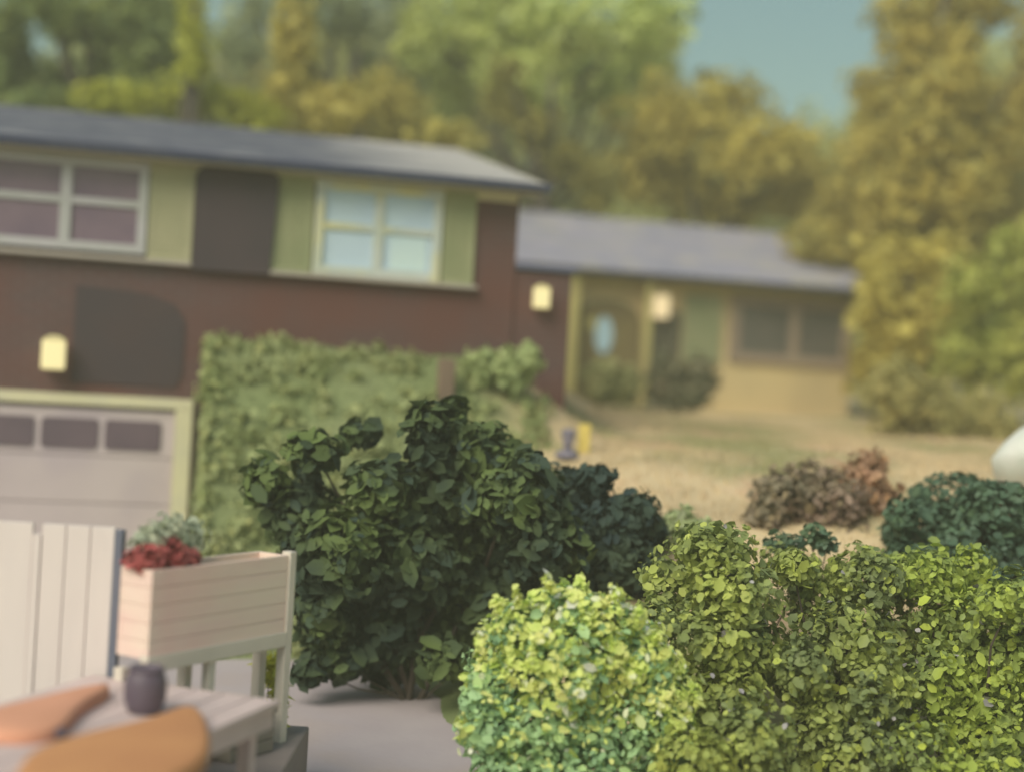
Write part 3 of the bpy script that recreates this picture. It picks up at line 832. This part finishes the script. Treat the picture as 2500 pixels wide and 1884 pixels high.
# planter contents
blobs = [(pw(u, .1, .98 + z), (r, r * .8, r * .8)) for u, z, r in ((.20, .02, .09), (.34, .03, .10), (.46, .0, .08))]
M_RED = leafmat('red_petal', S(172, 90, 82), S(158, 84, 78), S(182, 106, 94), 5, .3, .2)
shrub('red_flowers', 'clump of dusky red flowers in the raised planter', blobs, 1100, .035, M_RED, 'flowers', base=(pw(.33, .1, 0).x, pw(.33, .1, 0).y), zb=1.232, aspect=1.15, stems=3, shell=.6)
M_BGREY = leafmat('grey_green_leaf', SK(1.5)(156, 158, 128), SK(1.5)(146, 152, 122), SK(1.5)(164, 164, 134), 4, .3, .3)
blobs = [(pw(u, .16, 1.0 + z), (r, r, r)) for u, z, r in ((.30, .10, .08), (.42, .12, .09), (.54, .08, .09), (.24, .06, .06))]
shrub('trailing_plant', 'grey-green leafy plant in the planter behind the red flowers', blobs, 600, .04, M_BGREY, 'plant', base=(pw(.45, .16, 0).x, pw(.45, .16, 0).y), zb=1.232, stems=4, shell=.6)
M_LIME = leafmat('lime_blade', SK(1.2)(180, 176, 62), SK(1.2)(164, 166, 66), None, 4, .3, .3)
blobs = [blob(x, y, 7.45, rx, ry) for x, y, rx, ry in [(668, 1640, 22, 46), (680, 1700, 22, 50), (672, 1760, 20, 50), (650, 1610, 18, 24)]]
shrub('lime_grass', 'yellow-green grassy plant under the raised planter', blobs, 420, .085, M_LIME, 'plant', base=(-1.22, 7.45), zb=.295, aspect=4, stems=3, shell=.8)
crate = thing('storage_crate', 'low grey crate under the raised planter', 'crate', (-1.26, 6.98, .3), PANG)
bm = BM()
for i in range(3): box(bm, -.16, .16, -.10, .10, .005 + i * .066, .066 + i * .066)
M_CRATE = paint('grey_plastic', S(136, 126, 106), S(128, 118, 102), 3, .7)
obj('crate_side', bm, M_CRATE, crate, bevel=.005)
obj('lid', bx(-.17, .17, -.11, .11, .20, .225), M_CRATE, crate, bevel=.006)

# garden ornament on the slope, and the pale boulder at the right edge
M_ORN = paint('lilac_grey_stone', S(122, 114, 116), S(112, 106, 110), 8, .8, .3)
op = on_ground(1385, 1116)
print('ornament', op)
orn = thing('garden_ornament', 'small lilac-grey stone garden ornament with a knob top and flared foot', 'ornament', (op.x, op.y, gz(op.x, op.y) - .01))
H = .28
obj('foot', lathe(BM(), [(.11, 0), (.115, .03), (.10, .055), (.06, .075), (.045, .085)], 20), M_ORN, orn, smooth=True)
obj('column', lathe(BM(), [(.044, .08), (.046, .13), (.054, .17), (.056, .20)], 20), M_ORN, orn, smooth=True)
obj('knob', lathe(BM(), [(.05, .195), (.066, .21), (.068, .235), (.055, .262), (.02, .275)], 20), M_ORN, orn, smooth=True)
M_ROCK = paint('pale_stone', S(222, 224, 200), S(200, 204, 178), 3.5, .9, .6, c3=S(230, 230, 210), s3=2.2)
bp = at(2560, 1120, 11.2)
bm = BM()
rr = random.Random(5)
for k_ in range(26):
    d = Vector((rr.gauss(0, 1), rr.gauss(0, 1), rr.gauss(0, 1))).normalized()
    k2 = rr.uniform(.82, 1.1)
    bm.verts.new((d.x * .46 * k2 + .14 * d.z, d.y * .42 * k2, d.z * .46 * k2))
hull = bmesh.ops.convex_hull(bm, input=bm.verts[:])
bmesh.ops.delete(bm, geom=[v for v in bm.verts if not v.link_faces], context='VERTS')
bmesh.ops.subdivide_edges(bm, edges=bm.edges[:], cuts=2, use_grid_fill=True, smooth=.25)
for v in bm.verts:
    v.co *= 1 + .025 * math.sin(v.co.x * 19) * math.sin(v.co.z * 23 + 1) + .02 * math.sin(v.co.y * 31 + v.co.z * 17)
rock = obj('boulder', bm, M_ROCK, None, smooth=True)
rock.location = (bp.x, bp.y, bp.z)
tag(rock, 'pale boulder at the right edge above the dark teal-green shrub', 'boulder')

# ------------------------------------------------------------------ trees
M_BARK = paint('bark', S(82, 74, 58), S(70, 64, 52), 3, .95, .4, (1, 1, .3))
TK = 1.9
def tm(name, c1, c2, c3=None, scale=.55, k=TK): return leafmat(name, S(*c1, k), S(*c2, k), S(*c3, k) if c3 else None, scale, .3, .42, vr=.14)
T_DKGREEN = tm('leaf_deep_green', (94, 104, 58), (112, 118, 60), (84, 96, 60))
T_YELLOW = tm('leaf_yellow_olive', (142, 142, 50), (130, 130, 48), (152, 150, 56))
T_BROWN = tm('leaf_brown_olive', (146, 134, 66), (130, 122, 60), (154, 142, 64))
T_GREYGR = tm('leaf_grey_green', (112, 118, 82), (122, 126, 84), (104, 106, 78))
T_LIGHT = tm('leaf_light_green', (150, 156, 88), (138, 140, 72), (158, 166, 106))
T_UMBER = tm('leaf_umber_olive', (114, 106, 48), (104, 98, 46), (124, 116, 52))
T_OLIVE = tm('leaf_olive', (148, 136, 64), (138, 126, 58), (152, 142, 76))
T_BIG = tm('leaf_big_olive', (138, 126, 62), (144, 130, 62), (124, 118, 62))
T_GRN = tm('leaf_fresh_green', (132, 132, 62), (138, 134, 62), (126, 132, 62))
T_RUST = tm('leaf_rust', (134, 126, 74), (126, 120, 68), (144, 132, 78))
T_FAR = tm('leaf_far_pale', (140, 140, 84), (132, 132, 74), (150, 152, 104), .3)
T_FAR2 = tm('leaf_far_olive', (130, 128, 72), (122, 124, 70), (138, 132, 80), .3)
def tree(label, pts, Y, m, size=.2, dens=1.7, base=None, name='tree', group='trees around the houses', spread=1.2, shell=.95):
    size *= .74
    blobs = [blob(q[0], q[1], Y + (q[4] if len(q) > 4 else random.uniform(-spread, spread)), q[2], q[3]) for q in pts]
    cx = sum(b[0].x for b in blobs) / len(blobs)
    bxp, byp = (base if base else (cx, Y))
    z0 = gz(bxp, byp)
    g = thing(name, label, 'tree', (bxp, byp, z0), 0, group)
    off = Vector((bxp, byp, z0))
    loc = [(b[0] - off, b[1]) for b in blobs]
    area = sum(b[1][0] * b[1][2] * 3.14 for b in loc)
    n = int(dens * 5.2 * area / (size * size / 1.6))
    leaves('crown', loc, n, size, m, g, aspect=1.5, shell=shell, rough=.22, loose=1.1)
    zs = [b[0].z for b in loc]
    top = Vector((sum(b[0].x for b in loc) / len(loc), sum(b[0].y for b in loc) / len(loc), max(zs)))
    bm = BM()
    H_ = max(1.0, top.z)
    tp = limb_pts((0, 0, -.2), top, 6, .06)
    r0 = .035 * H_ + .05
    tube(bm, tp, [r0 * (1 - .85 * i / 6) for i in range(7)], 9)
    for b in loc:
        i = random.randint(2, 4)
        if tp[i].z < b[0].z + .6: tube(bm, limb_pts(tp[i], b[0], 4, .15), [r0 * .4 * (1 - .8 * j / 4) for j in range(5)], 6)
    obj('trunk', bm, M_BARK, g, smooth=True)
    return g
# near row, behind the roofs
tree('deep green tree at the left edge above the roof', [(20, 120, 60, 210), (160, 60, 60, 60), (150, 190, 90, 60), (400, 110, 60, 90), (270, 40, 130, 110), (380, 20, 90, 90), (330, 190, 120, 90), (200, 255, 150, 46), (120, 0, 90, 60), (60, 270, 60, 60)], 23, T_DKGREEN, .2)
tree('slender yellow-olive tree rising over the grey roof', [(470, 20, 36, 60), (472, 90, 40, 60), (478, 150, 48, 56)], 22.2, T_YELLOW, .18, spread=.4)
tree('low yellow-green tree spreading behind the ridge of the grey roof', [(270, 240, 100, 44), (400, 235, 110, 46), (540, 250, 110, 46), (620, 290, 80, 44)], 22.6, T_YELLOW, .18, spread=.6)
tree('brown-olive tree above the middle of the grey roof', [(720, 90, 64, 120), (700, 230, 90, 80), (820, 280, 110, 80), (940, 250, 110, 80), (1000, 320, 100, 60), (760, 330, 110, 50), (1100, 340, 90, 50)], 24, T_BROWN, .2)
tree('grey-green tree with pale gaps right of the brown-olive tree', [(620, 30, 80, 56), (860, 40, 110, 90), (580, 120, 70, 70), (740, -20, 110, 60), (1000, 40, 80, 130), (1010, 170, 60, 80), (900, 165, 60, 50)], 28, T_GREYGR, .24, dens=1.3)
tree('light green tree over the right end of the grey roof', [(1180, 80, 130, 110), (1380, 60, 150, 100), (1580, 50, 110, 120), (1200, -20, 160, 90), (1040, 90, 80, 110), (1290, 200, 130, 90), (1460, 210, 120, 90), (1560, 150, 90, 70), (1110, 200, 80, 100)], 28, T_LIGHT, .24, dens=1.5)
tree('dark umber tree leaning over the gap between the two houses', [(1240, 175, 46, 40), (1230, 250, 70, 60), (1300, 310, 70, 60), (1370, 390, 80, 56), (1440, 430, 64, 60), (1455, 490, 50, 34)], 25.8, T_UMBER, .17, spread=.5, dens=1.2)
tree('olive tree under the patch of open sky', [(1780, 250, 120, 80), (1650, 300, 140, 110), (1850, 370, 140, 100), (1580, 420, 130, 90), (1750, 480, 180, 70), (1960, 460, 110, 80), (1930, 370, 70, 80)], 28, T_OLIVE, .24)
tree('big olive-brown tree at the upper right with a hole in its crown', [(2230, 40, 120, 90), (2390, 10, 150, 70), (2330, 120, 70, 80), (2480, 240, 90, 60), (2160, 240, 90, 110), (2330, 260, 90, 100), (2420, 340, 130, 90), (2130, 400, 110, 110), (2280, 420, 150, 110), (2080, 520, 110, 90), (2240, 560, 140, 90), (2120, 640, 120, 90), (2380, 620, 140, 90), (2480, 640, 100, 90), (2230, 680, 110, 80), (2000, 590, 90, 60), (2230, 130, 80, 80), (2260, 330, 110, 100, -1.6), (2340, 470, 120, 100, -1.6), (2200, 480, 100, 90, -1.4), (2300, 220, 90, 90, -1.4), (2430, 500, 130, 110), (2540, 120, 60, 120)], 25, T_BIG, .22)
tree('fresh green tree at the right edge beside the low house', [(2460, 720, 90, 100), (2380, 700, 90, 80), (2470, 880, 90, 120), (2370, 850, 90, 110), (2480, 600, 70, 70)], 21.5, T_GRN, .18)
tree('olive-ochre tree leaning over the right end of the low house', [(2240, 700, 90, 90), (2180, 640, 90, 80), (2290, 630, 90, 70), (2190, 800, 90, 110), (2270, 850, 90, 110), (2130, 740, 60, 100), (2140, 890, 70, 90), (2310, 760, 70, 90)], 22.5, T_OLIVE, .2)
tree('rust-olive bushy tree at the right above the dark shrub', [(2400, 1040, 90, 100), (2280, 1010, 100, 90), (2180, 960, 80, 90), (2200, 1090, 90, 70), (2330, 1120, 100, 60)], 18, T_RUST, .14, spread=.7)
# far row
far = [(-20, 260, 'pale far tree at the left edge behind the deep green tree', T_FAR), (260, 150, 'pale far tree behind the slender yellow-olive tree', T_FAR), (560, 190, 'far grey tree behind the brown-olive tree', T_FAR2), (860, 160, 'far olive tree behind the grey-green tree', T_FAR2),
       (1150, 150, 'far tree behind the light green tree', T_FAR), (1430, 160, 'pale far tree seen past the dark umber tree', T_FAR), (1690, 430, 'far tree behind the olive tree', T_FAR), (2010, 400, 'pale far tree right of the open sky', T_FAR), (2300, 200, 'pale far tree behind the big olive-brown tree', T_FAR), (2580, 320, 'far tree at the right edge beyond the fresh green tree', T_FAR2)]
for i, (x, y, lab, m) in enumerate(far):
    Y = 40 + (i % 3) * 3
    tree(lab, [(x, y, 130, 120), (x + 130, y - 20, 110, 100), (x - 110, y + 110, 130, 120), (x + 110, y + 120, 130, 120), (x, y + 240, 190, 130), (x - 60, y + 400, 190, 140), (x + 90, y + 420, 160, 140)], Y, m, .34, dens=1.9, spread=2, group='far row of trees')


# ------------------------------------------------------------------ grass blades on the bank and slope
def grass():
    n = 42000
    X = RNG.uniform(-3.2, 6.5, n)
    Y = RNG.uniform(9.6, 21, n) ** 1.0
    s = (X - HO.x) * cp + (Y - HO.y) * sp
    t = -(X - HO.x) * sp + (Y - HO.y) * cp
    keep = (s > .12) & ((t < -.02) | (s > 3.9)) & (t < 7.9) & ~((X < -.3) & (Y < 10.7))
    X, Y = X[keep], Y[keep]
    n = len(X)
    Z = ground_z(X, Y)
    h = RNG.uniform(.025, .06, n)
    a = RNG.uniform(0, 6.28, n)
    wd = .006 + h * .09
    v = np.zeros((n, 3, 3))
    v[:, 0] = np.stack([X - np.cos(a) * wd, Y - np.sin(a) * wd, Z - .01], 1)
    v[:, 1] = np.stack([X + np.cos(a) * wd, Y + np.sin(a) * wd, Z - .01], 1)
    v[:, 2] = np.stack([X + RNG.normal(0, .3, n) * h, Y + RNG.normal(0, .3, n) * h, Z + h], 1)
    me = bpy.data.meshes.new('grass')
    me.vertices.add(n * 3)
    me.vertices.foreach_set('co', v.reshape(-1).astype(np.float32))
    me.loops.add(n * 3)
    me.loops.foreach_set('vertex_index', np.arange(n * 3, dtype=np.int32))
    me.polygons.add(n)
    me.polygons.foreach_set('loop_start', np.arange(0, n * 3, 3, dtype=np.int32))
    me.polygons.foreach_set('loop_total', np.full(n, 3, dtype=np.int32))
    me.update(calc_edges=True)
    me.materials.append(M_LAWN)
    o = bpy.data.objects.new('grass', me)
    col.objects.link(o)
    tag(o, 'short grass, green on the bank and khaki on the slope', 'grass', kind='stuff')
grass()
gc = []
for i in range(420):
    s_, t_ = random.uniform(.16, 3.5), -3.0 * random.random() ** .9 - .04
    if s_ > 2.6 and t_ < -1.6: continue
    q = hloc(s_, t_, 0)
    z = gz(q.x, q.y)
    if q.x > .35 or z < .02: continue
    gc.append((Vector((q.x, q.y, z + random.uniform(-.03, .03))), (random.uniform(.09, .2), random.uniform(.09, .2), random.uniform(.05, .13))))
for i in range(30):
    t_ = -.1 - i * .09
    q = hloc(.17, t_, 0)
    z = gz(hloc(.3, t_, 0).x, hloc(.3, t_, 0).y)
    for k_ in range(3): gc.append((Vector((q.x, q.y, max(.04, z - .02 - k_ * .3 * random.random()))), (.06, .11, .12)))
M_COVER = leafmat('cover_leaf', SK(1.75)(112, 120, 70), SK(1.75)(134, 136, 90), SK(1.75)(124, 122, 70), 1.6, .3, .25, vr=.1, lo=.35, hi=.65)
tag(leaves('ground_cover', gc, 26000, .055, M_COVER, None, shell=.7, rough=.25), 'soft green ground cover creeping over the bank below the brick wall', 'ground cover', kind='stuff')

# ------------------------------------------------------------------ thin haze added to lift dark tones and soften the trees
def haze():
    m = bpy.data.materials.new('added_thin_haze')
    m.use_nodes = True
    nt = m.node_tree
    nt.nodes.remove(nt.nodes['Principled BSDF'])
    v = nt.nodes.new('ShaderNodeVolumePrincipled')
    v.inputs['Color'].default_value = (.95, .93, .74, 1)
    v.inputs['Density'].default_value = .0075
    nt.links.new(v.outputs[0], nt.nodes['Material Output'].inputs['Volume'])
    o = obj('haze', bx(-120, 120, -40, 175, -2, 13), m)  # haze volume added to lift the dark tones
    tag(o, 'thin added haze lightening the dark tones of houses and trees', 'haze', kind='stuff')
haze()
